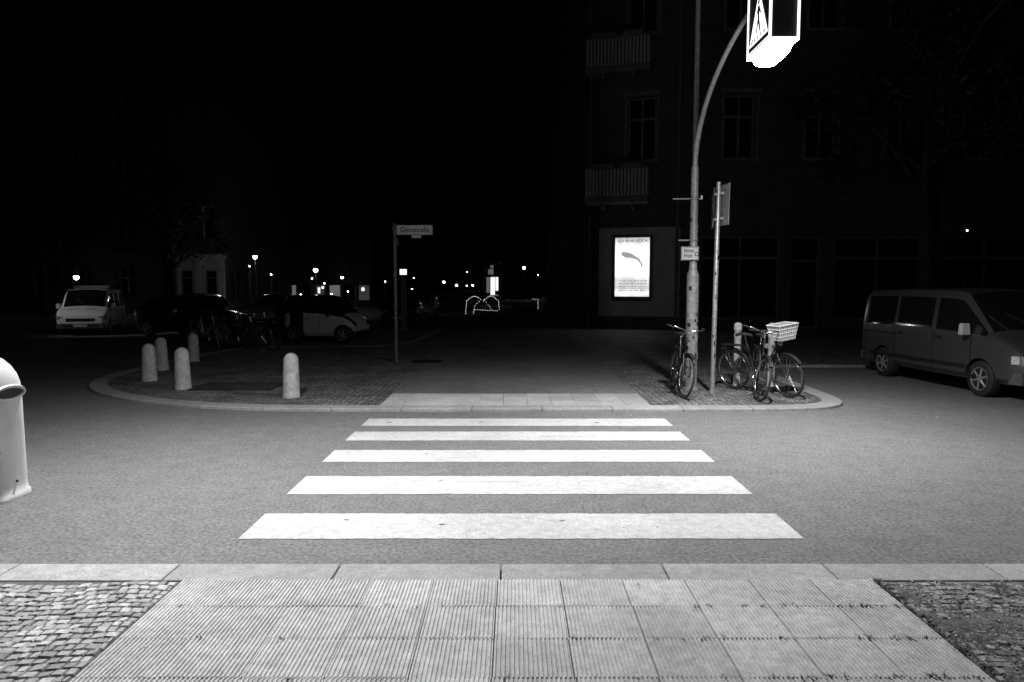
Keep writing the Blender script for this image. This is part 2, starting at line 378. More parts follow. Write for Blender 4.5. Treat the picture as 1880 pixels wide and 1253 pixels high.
# ---------------------------------------------------------------- crossing lamps
def pictogram(par,loc,rot,s,lit=True):
    e=bpy.data.objects.new('pictogram',None); COL.objects.link(e); e.parent=par; e.location=loc; e.rotation_euler=rot; e.scale=(s,s,s); e.empty_display_size=.1
    b=MB(); b.add([(-.5,-.5,0),(.5,-.5,0),(.5,.5,0),(-.5,.5,0)],[(0,1,2,3)]); b.obj('field',[M_panelblk],e)
    b=MB(); b.add([(-.44,-.40,.004),(.44,-.40,.004),(0,.43,.004)],[(0,1,2)])
    for x0,x1,y0,y1 in((-.5,.5,-.5,-.48),(-.5,.5,.48,.5),(-.5,-.48,-.48,.48),(.48,.5,-.48,.48)): b.add([(x0,y0,.004),(x1,y0,.004),(x1,y1,.004),(x0,y1,.004)],[(0,1,2,3)])
    b.obj('triangle',[M_panel if lit else M_signw],e)
    b=MB(); z=.008
    def seg(p,q,w0,w1=None):
        w1=w1 or w0; d=(Vector(q)-Vector(p)).normalized(); nx,ny=-d.y,d.x
        b.add([(p[0]-nx*w0,p[1]-ny*w0,z),(q[0]-nx*w1,q[1]-ny*w1,z),(q[0]+nx*w1,q[1]+ny*w1,z),(p[0]+nx*w0,p[1]+ny*w0,z)],[(0,1,2,3)])
    b.add([(.0+.045*math.cos(a*.52),.23+.045*math.sin(a*.52),z) for a in range(12)],[tuple(range(12))])
    seg((0,.17),(0,-.04),.05,.04); seg((0,-.04),(.1,-.29),.035,.022); seg((0,-.04),(-.11,-.28),.035,.022)
    seg((.02,.14),(.12,.0),.022,.015); seg((-.02,.14),(-.12,.01),.022,.015)
    for k in range(5): seg((-.31+k*.15,-.37),(-.27+k*.135,-.30),.03,.024)
    b.obj('walking_figure',[M_panelblk],e)
def crossing_lamp(px,py,bx,by,zb,power,fill,mast=0):
    e=emp('crossing_lamp',(px,py,PZ)); s=1 if by>py else -1
    b=MB(); z1=3.7
    b.lathe([(.13,-.03),(.13,.03),(.10,.04)],(0,0,0),seg=20)
    b.lathe([(.10,0),(.10,1.9),(.093,1.95),(.066,2.02),(.058,z1)],(0,0,0),seg=20)
    b.lathe([(.105,.5),(.108,.52),(.108,.6),(.105,.62)],(0,0,0),seg=20)
    pts=[]; D=abs(by-py)-.36; H=zb+.85-z1
    for k in range(19):
        a=k/18*math.pi/2; pts.append(((bx-px)*(1-math.cos(a)),s*D*(1-math.cos(a)),z1+H*math.sin(a)))
    b.path(pts,[.044-.014*k/18 for k in range(19)],0,12)
    if mast: b.lathe([(.042,z1-.2),(.036,mast)],(0,0,0),seg=14)
    b.obj('pole',[M_poleg],e,True)
    h=bpy.data.objects.new('lamp_housing',None); COL.objects.link(h); h.parent=e; h.location=(bx-px,by-py,zb-PZ)
    b=MB(); w,l,H=.30,.70,.72
    b.box((0,0,.16+H/2),(w-.02,l-.02,H),2)
    for sx in(-1,1):
        for sy in(-1,1): b.box((sx*(w/2),sy*(l/2),.16+H/2),(.022,.022,H+.03),1)
    for zz in(.16,.16+H):
        for sx in(-1,1): b.box((sx*w/2,0,zz),(.024,l-.025,.024),1)
        for sy in(-1,1): b.box((0,sy*l/2,zz),(w-.025,.024,.024),1)
    b.obj('box',[M_dark,M_panel,M_end],h)
    b=MB(); pr=[]
    for k in range(7):
        a=k/6*math.pi/2; pr.append((math.cos(a),-math.sin(a)))
    vs=[];seg=24
    for (f,zf) in pr:
        f=.35+.65*f if f<.99 else 1
        for k in range(seg):
            a=2*math.pi*k/seg; c,sn=math.cos(a),math.sin(a)
            vs.append((math.copysign(abs(c)**.5,c)*w*.47*f,math.copysign(abs(sn)**.5,sn)*l*.47*f,.14+zf*.12))
    fs=[((i)*seg+k,(i+1)*seg+k,(i+1)*seg+(k+1)%seg,i*seg+(k+1)%seg) for i in range(6) for k in range(seg)]+[tuple(6*seg+k for k in range(seg))[::-1]]
    b.add(vs,fs,0); b.obj('diffuser',[M_lit],h,True,60)
    pictogram(h,(-w/2-.003,0,.16+H/2),(rad(90),0,rad(-90)),.66)
    pictogram(h,(w/2+.003,0,.16+H/2),(rad(90),0,rad(90)),.66)
    ld=bpy.data.lights.new('crossing_spot','SPOT'); ld.energy=power; ld.spot_size=rad(150); ld.spot_blend=.95; ld.shadow_soft_size=.12
    lo=bpy.data.objects.new('downlight',ld); COL.objects.link(lo); lo.parent=h; lo.location=(0,0,-.14)
    ld=bpy.data.lights.new('crossing_glow','POINT'); ld.energy=fill; ld.shadow_soft_size=.10
    lo=bpy.data.objects.new('diffuse_glow',ld); COL.objects.link(lo); lo.parent=h; lo.location=(0,0,-.13)
    return e
far=crossing_lamp(3.02,11.6,2.9,7.95,4.25,1280,200,mast=8.5)
near=crossing_lamp(-3.1,3.55,-2.7,5.6,4.3,1380,40)
b=MB(); b.tube((-.36,0,3.18),(.12,-.02,3.18),.012); b.tube((-.25,-.0,2.5),(.0,0,2.5),.012); b.ring((0,0,3.18),(0,0,1),.07,.012); b.ring((0,0,2.5),(0,0,1),.07,.012); b.ring((0,0,2.3),(0,0,1),.07,.01)
b.box((.11,-.03,3.2),(.03,.02,.06)); b.obj('brackets',[M_metal],far)
p=MB(); p.box((-.08,-.09,2.28),(.29,.012,.225)); p.obj('plate',[M_signw],far)
p=MB()
for a in((-.08,-.099,2.385,.27,.008),(-.08,-.099,2.175,.27,.008)): p.box(a[:3],(a[3],.003,a[4]))
for sx in(-.215,.055): p.box((sx,-.099,2.28),(.008,.003,.2))
p.obj('plate_border',[M_dark],far)
text('plate_text_1','Bitte',.085,M_dark,far,(-.10,-.1,2.325),(rad(90),0,0)); text('plate_text_2','Halt',.085,M_dark,far,(-.11,-.1,2.24),(rad(90),0,0))
b=MB(); b.ring((.03,-.099,2.27),(0,1,0),.03,.006); b.obj('plate_symbol',[M_dark],far)
M_stk=simple('sticker_paper',.30,.6,ns=40,amp=.5)
def stickers(par,r,zs,n):
    b=MB()
    for k in range(n):
        a=R.uniform(-2.6,-.4); z=R.uniform(*zs); w=R.uniform(.3,.7); h=R.uniform(.03,.09); m=R.choice((0,1,0))
        vs=[]; q=5
        for zz in(z,z+h):
            for i in range(q): t=a+w*i/(q-1)-w/2; vs.append(((r+.002+k*.0001)*math.cos(t),(r+.002+k*.0001)*math.sin(t),zz))
        b.add(vs,[(i,i+1,q+i+1,q+i) for i in range(q-1)],m)
    b.obj('stickers',[M_stk,M_dark],par)
stickers(far,.10,(.7,1.8),16); stickers(far,.065,(2.1,3.0),5)

# ---------------------------------------------------------------- sign post
e=emp('traffic_sign',(3.27,11.2,PZ)); e.rotation_euler=(0,rad(.5),rad(0))
b=MB(); b.lathe([(.038,-.02),(.038,3.38),(.03,3.4)],(0,0,0),seg=16); b.lathe([(.06,0),(.055,.05)],(0,0,0),seg=16); b.obj('post',[M_metal],e,True)
stickers(e,.038,(.5,2.4),22)
RL=Matrix.Rotation(rad(-12),3,'Z')
b=MB(); b.box((-.075,.03,2.97),(.006,.52,.62),0,RL); b.box((-.045,0,3.2),(.05,.08,.04),1); b.box((-.045,0,2.8),(.05,.08,.04),1)
RR_=Matrix.Rotation(rad(10),3,'Z')
b.box((.075,0,3.03),(.006,.44,.64),1,RR_); b.box((.055,0,3.22),(.06,.08,.04),1); b.box((.055,0,2.82),(.06,.08,.04),1)
b.path([Vector((.070,0,3.03))+RR_@Vector((0,a,c)) for a,c in((-.22,-.32),(.22,-.32),(.22,.32),(-.22,.32))],.009,1,6,closed=True)
b.obj('board',[simple('sign_back_dark',.045,.5,.3,ns=6,amp=.7),M_poleg],e)
b=MB()
for (yy,zz,w,h,t) in((-.17,2.73,.13,.10,.5),(-.03,2.81,.06,.05,0),(.08,3.15,.08,.06,0),(-.1,3.0,.05,.09,.2)):
    b.box(Vector((-.075,.03,0))+RL@Vector((-.006,yy,0))+Vector((0,0,zz)),(.004,w,h),0,RL@Matrix.Rotation(t,3,'X'))
b.obj('sticker',[M_signw],e)

e=emp('street_name_sign',(-2.69,16.0,PZ)); b=MB(); b.lathe([(.05,-.02),(.05,.02),(.042,.04),(.042,2.5),(.036,3.15),(.02,3.18)],(0,0,0),seg=14)
b.obj('post',[simple('weathered_post',.12,.6,.3)],e,True); stickers(e,.042,(.8,2.2),10)
b=MB(); b.box((.46,-.02,3.03),(.82,.02,.22)); b.obj('name_board',[M_signw],e)
b=MB()
for (x,z,w,h) in((.46,3.127,.8,.006),(.46,2.933,.8,.006),(.064,3.03,.006,.19),(.856,3.03,.006,.19)): b.box((x,-.032,z),(w,.004,h))
b.obj('name_board_border',[M_dark],e)
text('name_text','Gleimstraße',.158,M_black,e,(.46,-.033,3.03),(rad(90),0,0),sx=.86,off=.002)
b=MB(); b.box((.5,-.02,2.88),(.22,.015,.06)); b.obj('number_plate_small',[M_signw],e)
b=MB(); b.box((-.02,.32,2.8),(.02,.6,.18)); b.box((-.03,0,3.1),(.05,.05,.18)); b.obj('cross_street_board',[M_dark],e)

# ---------------------------------------------------------------- litter bin
e=emp('litter_bin',(-2.89,3.64,.0)); b=MB(); seg=36
def sup(wx,wy,z,n=4.,cx=0,cy=0):
    o=[]
    for k in range(seg):
        a=2*math.pi*k/seg; c,s=math.cos(a),math.sin(a)
        o.append((cx+math.copysign(abs(c)**(2/n),c)*wx,cy+math.copysign(abs(s)**(2/n),s)*wy,z))
    return o
secs=[(.15,.12,.60),(.222,.175,.62),(.234,.185,.63),(.234,.185,.65),(.224,.178,.66),(.221,.175,.70),(.22,.17,1.0),(.22,.165,1.2)]
for k in range(1,8):
    a=k/7*math.pi/2; secs.append((.22*math.cos(a)**.8,.165*math.cos(a)**.8,1.2+.22*math.sin(a)))
vs=[]
for s in secs: vs+=sup(max(s[0],.003),max(s[1],.003),s[2])
b.add(vs,[(i*seg+k,i*seg+(k+1)%seg,(i+1)*seg+(k+1)%seg,(i+1)*seg+k) for i in range(len(secs)-1) for k in range(seg)]+[tuple(range(seg))[::-1]],0)
b.obj('container',[M_bin],e,True,50)
b=MB()
for sy in(-1,1):
    pts=[(.12*math.cos(t)*1.2,sy*(.165),1.235+.035*math.sin(t)) for t in [2*math.pi*k/24 for k in range(24)]]
    b.path(pts,.012,0,6,closed=True)
    b.add([(p[0],p[1]+sy*.004,p[2]) for p in pts],[tuple(range(24)) if sy<0 else tuple(range(24))[::-1]],1)
pts=[(.221,.11*math.cos(t),1.2+.035*math.sin(t)) for t in [2*math.pi*k/24 for k in range(24)]]
b.path(pts,.01,0,6,closed=True); b.add([(p[0]+.002,p[1],p[2]) for p in pts],[tuple(range(24))],1)
for zz,yy in((.73,-.12),(.72,.02),(.9,-.1)): b.lathe([(.008,0),(.006,.006)],(.221,yy,zz),ax=(1,0,0),m=1,seg=8)
b.obj('openings',[M_bin,M_black],e,True)
b=MB(); b.box((-.19,-.05,1.05),(.07,.22,.3)); b.box((-.19,-.05,.75),(.07,.22,.1)); b.obj('bracket',[M_dark],e)

# ---------------------------------------------------------------- bicycles
def bicycle(rear,front,lean=0.,basket=False,step=True,col=None,steer=0.):
    rx,ry=rear; fx,fy=front; yaw=math.atan2(fy-ry,fx-rx); sc=.99
    e=emp('bicycle',(rx,ry,PZ),0,sc)
    e.matrix_world=Matrix.Translation((rx,ry,PZ))@Matrix.Rotation(yaw,4,'Z')@Matrix.Rotation(lean,4,'X')@Matrix.Scale(sc,4)
    col=col or M_dark; r=.345; H=Vector((0,0,r)); F=Vector((1.08,0,r)); BB=Vector((.46,0,.29))
    def wheel(c,nm,par):
        b=MB(); ax=(0,1,0); b.ring(c,ax,r-.018,.018,0,40,8); b.ring(c,ax,r-.042,.009,1,40,6)
        b.lathe([(.018,-.05),(.022,-.02),(.022,.02),(.018,.05)],c,ax,1,10)
        for k in range(20):
            a=k*2*math.pi/20; d=Vector((math.cos(a),0,math.sin(a))); t=Vector((-math.sin(a),0,math.cos(a)))
            s=1 if k%2 else -1; b.tube(c+t*.02*s+Vector((0,.025*s,0)),c+d*(r-.045),.0016,None,1,4)
        return b.obj(nm,[M_black,M_chrome],par,True,60)
    wheel(H,'rear_wheel',e)
    fk=bpy.data.objects.new('fork_assembly',None); COL.objects.link(fk); fk.parent=e
    ht=Vector((.87,0,.93)); hb=Vector((.925,0,.74))
    T=Matrix.Translation(hb)@Matrix.Rotation(steer,4,(ht-hb).normalized())@Matrix.Translation(-hb); fk.matrix_local=T
    wheel(F,'front_wheel',fk)
    b=MB(); st=Vector((.31,0,.80))
    b.tube(BB,st,.017); b.tube(hb+(ht-hb)*.1,ht,.021)
    b.tube(BB,hb,.018)
    if step: b.path([st+(BB-st)*.45,Vector((.6,0,.5)),Vector((.8,0,.66)),ht+(hb-ht)*.5],.014)
    else: b.tube(st,ht+(hb-ht)*.2,.016)
    for s in(-1,1):
        b.tube(BB+Vector((0,.02*s,0)),H+Vector((0,.06*s,0)),.009); b.tube(st,H+Vector((0,.06*s,0)),.008)
    b.tube(st,Vector((.275,0,.94)),.012,None,1)
    for rr in(-.02,0,.02): b.ring(H+Vector((0,rr,0)),(0,1,0),r+.02,.011,0,20,5,rad(185),rad(345))
    b.box((-.02,0,.77),(.36,.13,.012),0)
    for s in(-1,1): b.tube((-.12,.06*s,.77),(0,.065*s,.36),.005); b.path([(-.19,.06*s,.775),(.2,.06*s,.775),(.32,.02*s,.72)],.006)
    b.tube(H+Vector((.1,.05,-.03)),(.02,.16,.0),.008,None,1)
    b.lathe([(.095,-.004),(.095,.004),(.07,.006)],BB+Vector((0,-.045,0)),(0,1,0),1,24)
    b.tube(BB+Vector((0,-.06,0)),BB+Vector((.1,-.07,-.13)),.009,None,1); b.tube(BB+Vector((0,.06,0)),BB+Vector((-.1,.07,.13)),.009,None,1)
    b.box(BB+Vector((.1,-.12,-.135)),(.09,.08,.02),0); b.box(BB+Vector((-.1,.12,.135)),(.09,.08,.02),0)
    b.path([BB+Vector((0,-.05,.09)),H+Vector((0,-.05,.04))],.006); b.path([BB+Vector((0,-.05,-.09)),H+Vector((0,-.05,-.04))],.006)
    b.lathe([(.03,0),(.035,.02),(.03,.03)],(-.2,0,.7),(-1,0,0),1,12)
    b.obj('frame',[col,M_chrome],e,True,50)
    b=MB(); vs=[];sg=12
    prof=[(-.14,.07,.95),(-.12,.10,.965),(-.04,.10,.97),(.04,.05,.965),(.12,.025,.96),(.15,.015,.95)]
    for (x,w,z) in prof:
        for k in range(sg): a=2*math.pi*k/sg; vs.append((.27+x,w*math.cos(a),z+.025*math.sin(a)))
    b.add(vs,[(i*sg+k,i*sg+(k+1)%sg,(i+1)*sg+(k+1)%sg,(i+1)*sg+k) for i in range(5) for k in range(sg)]+[tuple(range(sg)),tuple(5*sg+k for k in range(sg))])
    b.obj('saddle',[M_black],e,True)
    b=MB()
    for s in(-1,1):
        b.path([hb+Vector((0,0,-.02)),hb+Vector((.02,.05*s,-.05)),F+Vector((-.03,.055*s,.12)),F+Vector((0,.055*s,0))],.011)
        b.path([Vector((.84,0,1.04)),Vector((.90,.1*s,1.07)),Vector((.86,.24*s,1.10)),Vector((.70,.29*s,1.10))],.011,1); b.tube((.78,.275*s,1.10),(.66,.295*s,1.10),.017,None,2)
        b.path([(.84,.24*s,1.08),(.74,.23*s,1.05)],.005,1)
    b.tube(ht,(.84,0,1.05),.013,None,1)
    for rr in(-.02,0,.02): b.ring(F+Vector((0,rr,0)),(0,1,0),r+.02,.011,0,20,5,rad(195),rad(320))
    b.lathe([(.01,0),(.035,.03),(.038,.06),(.036,.065)],(.93,0,.86),(1,0,-.1),1,14)
    b.path([(.88,.1,1.07),(.95,.06,.98),(.93,0,.8)],.004,2); b.path([(.88,-.1,1.07),(.97,-.04,.96),(.92,0,.7)],.004,2)
    b.obj('fork_and_handlebar',[col,M_chrome,M_black],fk,True,50)
    if basket:
        b=MB(); c=Vector((1.04,0,.93))
        def sq(w,l,z): return [c+Vector((sx*w,sy*l,z)) for sx,sy in((-1,-1),(1,-1),(1,1),(-1,1))]
        bo=sq(.10,.14,0); to=sq(.135,.19,.24); b.add(bo,[(3,2,1,0)])
        for k in range(4):
            k2=(k+1)%4; q=8
            b.add([bo[k],bo[k2],to[k2],to[k]],[(0,1,2,3)])
            for i in range(q): b.tube(bo[k].lerp(bo[k2],i/q),to[k].lerp(to[k2],i/q),.005,None,1,4)
            for t in(.25,.5,.75,1): b.tube(bo[k].lerp(to[k],t),bo[k2].lerp(to[k2],t),.007 if t<1 else .012,None,1,5)
        b.add([v+Vector((0,0,-.03)) for v in to],[(0,1,2,3)],0)
        b.obj('basket',[simple('basket_liner',.35,.8,ns=30,amp=.3),simple('basket_weave',.6,.7,ns=40,amp=.3)],fk)
    return e
bicycle((2.74,11.70),(2.66,10.62),lean=rad(-5),steer=rad(10))
bicycle((3.76,11.62),(4.30,10.72),lean=rad(5),basket=True,steer=rad(-8))
bicycle((4.02,11.38),(3.76,10.42),lean=rad(-4),step=False,steer=rad(14))
for (x,y) in((3.96,12.1),(4.52,12.0)):
    e=emp('bike_post',(x,y,PZ)); b=MB(); b.lathe([(.07,-.02),(.065,0),(.062,.85),(.068,.86),(.068,.9),(.055,.91),(.055,.96),(.068,.97),(.068,1.07),(.05,1.1),(.01,1.11)],(0,0,0),seg=20)
    b.obj('post',[M_conc],e,True); stickers(e,.064,(.3,.8),6)
bicycle((-9.0,19.6),(-8.1,19.0),step=False,steer=rad(15),col=M_metal); bicycle((-7.4,19.2),(-6.5,18.7),lean=rad(5)); bicycle((-8.3,20.3),(-7.3,20.1),lean=rad(5))

# ---------------------------------------------------------------- vehicles
def vehicle(name,st,mf,axles,wr,hw,mats,loc,yaw,sc=1.,rimm=None,tw=.2):
    e=emp(name,loc,yaw,sc)
    b=MB(); n=None; vs=[]
    for (x,w,zb,zm,zbelt,wt,zt,zr) in st:
        half=[(w*.86,zb),(w*.97,zb+.10),(w,zm),(w*.985,zbelt),(wt,zt),(wt-.09,zr-.02),((wt-.09)*.5,zr+.015)]
        ring=[(x,y,z) for y,z in half]+[(x,0,zr+.025)]+[(x,-y,z) for y,z in reversed(half)]
        n=len(ring); vs+=ring
    fs=[];ms=[]
    for i in range(len(st)-1):
        for k in range(n):
            k2=(k+1)%n; fs.append((i*n+k,(i+1)*n+k,(i+1)*n+k2,i*n+k2))
            strip=k if k<7 else (n-2-k if k<n-1 else 99)
            ms.append(2 if strip==99 else mf(i,strip))
    fs.append(tuple(range(n))); ms.append(0); fs.append(tuple((len(st)-1)*n+k for k in range(n))[::-1]); ms.append(0)
    b.v=vs; b.f=fs; b.m=ms
    o=b.obj('body',mats,None,False)
    bm=bmesh.new(); bm.from_mesh(o.data); bmesh.ops.recalc_face_normals(bm,faces=bm.faces); bm.to_mesh(o.data); bm.free()
    c=MB()
    for ax in axles:
        for s in(-1,1): c.lathe([(wr+.05,-.17),(wr+.05,.3)],(ax,s*hw*.9,wr),(0,s,0),2,28)
    co=c.obj('cut',mats)
    bm=bmesh.new(); bm.from_mesh(co.data); bmesh.ops.recalc_face_normals(bm,faces=bm.faces); bm.to_mesh(co.data); bm.free()
    md=o.modifiers.new('x','BOOLEAN'); md.operation='DIFFERENCE'; md.object=co; md.solver='EXACT'
    dg=bpy.context.evaluated_depsgraph_get(); dg.update()
    me=bpy.data.meshes.new_from_object(o.evaluated_get(dg)); o.modifiers.clear(); o.data=me
    bpy.data.objects.remove(co)
    me.polygons.foreach_set('use_smooth',[True]*len(me.polygons)); me.set_sharp_from_angle(angle=rad(28))
    o.parent=e
    for ax in axles:
        for s in(-1,1):
            b=MB(); cc=Vector((ax,s*(hw-tw*.55),wr)); A=(0,s,0); h=tw/2
            b.lathe([(wr*.62,-h),(wr*.9,-h),(wr*.98,-h*.8),(wr,-h*.5),(wr,h*.5),(wr*.98,h*.8),(wr*.9,h),(wr*.66,h),(wr*.64,h*.8)],cc,A,0,32)
            b.lathe([(wr*.64,h*.85),(wr*.62,h*.95),(wr*.58,h*.5),(wr*.2,h*.35),(.001,h*.4)],cc,A,2,32)
            b.lathe([(wr*.66,h*.8),(wr*.645,h*1.02),(wr*.6,h*.98),(wr*.585,h*.6)],cc,A,1,32,False)
            b.lathe([(wr*.2,h*.4),(wr*.19,h*.85),(wr*.12,h*.95),(.001,h*.95)],cc,A,1,20)
            for k in range(6):
                a=k*math.pi/3+.3; d=Vector((math.cos(a),0,math.sin(a)))
                b.path([cc+d*wr*.15+Vector((0,s*h*.8,0)),cc+d*wr*.6+Vector((0,s*h*.75,0))],[wr*.085,wr*.07],1,6)
            b.obj('wheel',[M_black,rimm or M_metal,M_dark],e,True,40)
    return e
P_grey=simple('van_paint_silver',.11,.3,.55,ns=3,amp=.05,coat=.6); P_white=simple('van_paint_white',.8,.3,0,ns=3,amp=.04,coat=.4)
P_dark=simple('car_paint_dark',.03,.25,.3,amp=.1,coat=.6); P_light=simple('car_paint_light',.5,.3,.0,amp=.05,coat=.5)
M_lens=simple('headlight_lens',.55,.15,.6,ns=60,amp=.5)
van_st=[(-2.34,.80,.42,.72,1.12,.74,1.66,1.80),(-2.30,.88,.34,.72,1.15,.79,1.73,1.87),(-2.2,.91,.29,.72,1.16,.81,1.77,1.92),(-2.08,.92,.28,.72,1.16,.82,1.78,1.93),
(-1.08,.925,.28,.72,1.165,.825,1.79,1.95),(-.98,.925,.28,.72,1.165,.825,1.79,1.95),(.12,.925,.28,.72,1.165,.825,1.78,1.95),(.24,.925,.28,.72,1.165,.825,1.78,1.945),
(.72,.925,.28,.72,1.155,.82,1.76,1.925),(.90,.925,.28,.72,1.15,.815,1.72,1.88),(1.56,.92,.28,.72,1.10,.845,1.16,1.20),(1.66,.92,.28,.72,1.085,.84,1.125,1.155),(2.0,.91,.28,.70,1.0,.81,1.03,1.05),(2.2,.88,.30,.66,.92,.78,.945,.96),(2.32,.82,.36,.62,.80,.72,.82,.84),(2.36,.78,.42,.58,.68,.68,.70,.72)]
def van_mf(i,s):
    if s==3 and i in(3,5,7,8,9): return 1
    if i==9 and s in(5,6): return 1
    return 0
M_bump=simple('bumper_plastic',.10,.6)
def van_detail(e,paint=P_grey):
    b=MB()
    for s in(-1,1):
        for x in(-1.03,.18,1.22): b.box((x,s*.927,.78),(.012,.006,.74),0)
        b.box((-1.6,s*.926,1.0),(1.15,.008,.02),0)
        b.box((-.4,s*.93,.52),(3.0,.014,.06),0)
        b.box((.2,s*.925,.36),(2.3,.02,.05),0)
        b.box((.35,s*.935,1.02),(.16,.02,.03),0); b.box((-.85,s*.935,1.02),(.16,.02,.03),0)
    b.box((2.34,0,.66),(.05,1.05,.13),0); b.box((2.36,0,.42),(.14,1.62,.2),1); b.box((2.42,0,.42),(.03,1.3,.07),0)
    for s in(-1,1): b.box((2.22,s*.80,.42),(.28,.13,.2),1)
    b.box((-2.36,0,.42),(.12,1.66,.18),1)
    b.obj('trim',[M_dark,M_bump],e)
    b=MB()
    for s in(-1,1):
        b.box((2.29,s*.66,.735),(.09,.34,.15),0,Matrix.Rotation(-s*.18,3,'Z')); b.box((2.20,s*.85,.735),(.12,.07,.14),0,Matrix.Rotation(-s*.6,3,'Z'))
    b.obj('headlights',[M_lens],e)
    b=MB()
    for s in(-1,1):
        b.box((1.17,s*1.02,1.21),(.11,.19,.22),0,taper=.85); b.box((1.17,s*.93,1.14),(.05,.08,.05),1)
    o=b.obj('mirrors',[P_white if paint is P_white else M_signw,M_dark],e); md=o.modifiers.new('b','BEVEL'); md.width=.03; md.segments=3
    b=MB(); b.tube((1.62,.2,1.19),(1.3,-.35,1.5),.008); b.tube((1.62,-.5,1.19),(1.3,-.65,1.46),.008); b.obj('wipers',[M_black],e)
    b=MB(); b.box((2.44,0,.43),(.012,.5,.11)); b.obj('licence_plate',[M_signw],e)
vm=[P_grey,M_glass,M_black]
e=vehicle('parked_van',van_st,van_mf,(-1.45,1.45),.325,.92,vm,(8.26,12.45,0),rad(-85.8),.89); van_detail(e)
vw=[P_white,M_glass,M_black]
e=vehicle('van',van_st,van_mf,(-1.45,1.45),.325,.92,vw,(-16.35,27.0,0),rad(-70),.88); van_detail(e,paint=P_white)
b=MB(); b.box((.2,0,2.02),(.25,1.3,.1)); b.box((-.5,0,2.03),(.3,1.2,.12)); o=b.obj('roof_bar',[P_white],e); md=o.modifiers.new('b','BEVEL'); md.width=.03
b=MB(); xx=-.5
while xx<.5:
    w=R.uniform(.03,.07); b.box((1.9,xx,1.10),(.06,w,.006),0,Matrix.Rotation(.25,3,'Y')); xx+=w+.02
b.obj('bonnet_lettering',[M_dark],e)
sm=[(-1.24,.66,.42,.6,.93,.58,1.22,1.30),(-1.16,.72,.28,.6,.96,.62,1.34,1.44),(-1.0,.75,.22,.6,.97,.63,1.40,1.50),(-.62,.755,.22,.6,.98,.64,1.42,1.535),(-.5,.755,.22,.6,.98,.64,1.42,1.54),(.12,.755,.22,.6,.96,.63,1.40,1.53),(.3,.755,.22,.6,.94,.625,1.36,1.48),(.86,.74,.22,.58,.86,.62,.90,.95),(1.05,.71,.26,.55,.78,.58,.80,.84),(1.2,.64,.34,.5,.66,.5,.68,.70),(1.25,.56,.4,.46,.56,.42,.57,.58)]
def smf(i,s):
    if s==3 and i in(4,5,6): return 1
    if s in(5,6) and i==6: return 1
    if i in(2,3) and s<=3: return 3
    if s==3 or s==4 : return 3
    if s>=5 and i<6: return 3
    return 0
e=vehicle('microcar',sm,smf,(-.88,.90),.28,.75,[P_light,M_glass,M_black,P_dark],(-6.0,22.6,0),rad(-14),.97,tw=.17)
b=MB()
for s in(-1,1): b.lathe([(.09,0),(.08,.03),(.02,.05)],(1.13,s*.5,.62),(1,s*.3,.2),0,14); b.box((.45,s*.82,.93),(.1,.14,.12),1)
for s in(-1,1): b.box((.1,s*.757,.62),(.01,.004,.5),2); b.box((-.35,s*.757,.8),(.14,.012,.03),2)
b.obj('lamps_and_mirrors',[M_lens,P_dark,M_black],e)
hs=[(-2.05,.72,.42,.6,.88,.6,.95,1.0),(-1.98,.80,.3,.6,.92,.66,.98,1.04),(-1.85,.84,.24,.6,.94,.66,1.05,1.12),(-1.5,.86,.22,.6,.95,.62,1.30,1.39),(-1.05,.86,.22,.6,.95,.62,1.33,1.43),(-.97,.86,.22,.6,.95,.62,1.34,1.44),(-.05,.86,.22,.6,.94,.62,1.34,1.45),(.05,.86,.22,.6,.94,.62,1.33,1.44),(.35,.86,.22,.6,.93,.61,1.29,1.40),(1.05,.85,.22,.58,.88,.68,.92,.97),(1.6,.82,.24,.56,.80,.64,.82,.86),(1.95,.74,.32,.52,.68,.55,.70,.72),(2.05,.66,.4,.48,.58,.46,.6,.61)]
def hmf(i,s):
    if s==3 and i in(2,3,5,7,8): return 1
    if s in(5,6) and i in(8,2): return 1
    return 0
def hatch(loc,yaw,p):
    e=vehicle('parked_car',hs,hmf,(-1.3,1.3),.3,.85,[p,M_glass,M_black],loc,yaw,1.)
    b=MB()
    for s in(-1,1): b.box((1.93,s*.56,.64),(.1,.26,.12),0,Matrix.Rotation(-s*.35,3,'Z')); b.box((-1.97,s*.66,.78),(.08,.14,.2),1); b.box((.75,s*.92,.93),(.1,.16,.11),1)
    for s in(-1,1):
        for x in(0,-1.0,.95): b.box((x,s*.862,.65),(.01,.005,.5),2)
    b.box((2.06,0,.42),(.03,.5,.1),3); b.obj('lamps_and_mirrors',[M_lens,P_dark,M_black,M_signw],e)
hatch((-11.6,25.2,0),rad(-20),P_dark); hatch((-8.3,27.5,0),rad(-80),P_dark); hatch((-11.2,33,0),rad(-85),P_light); hatch((-5.2,33,0),rad(-88),P_dark)
hatch((-5.2,40,0),rad(-88),P_light); hatch((-16.5,36,0),rad(-100),P_dark); hatch((-22,27,0),rad(-80),P_dark)

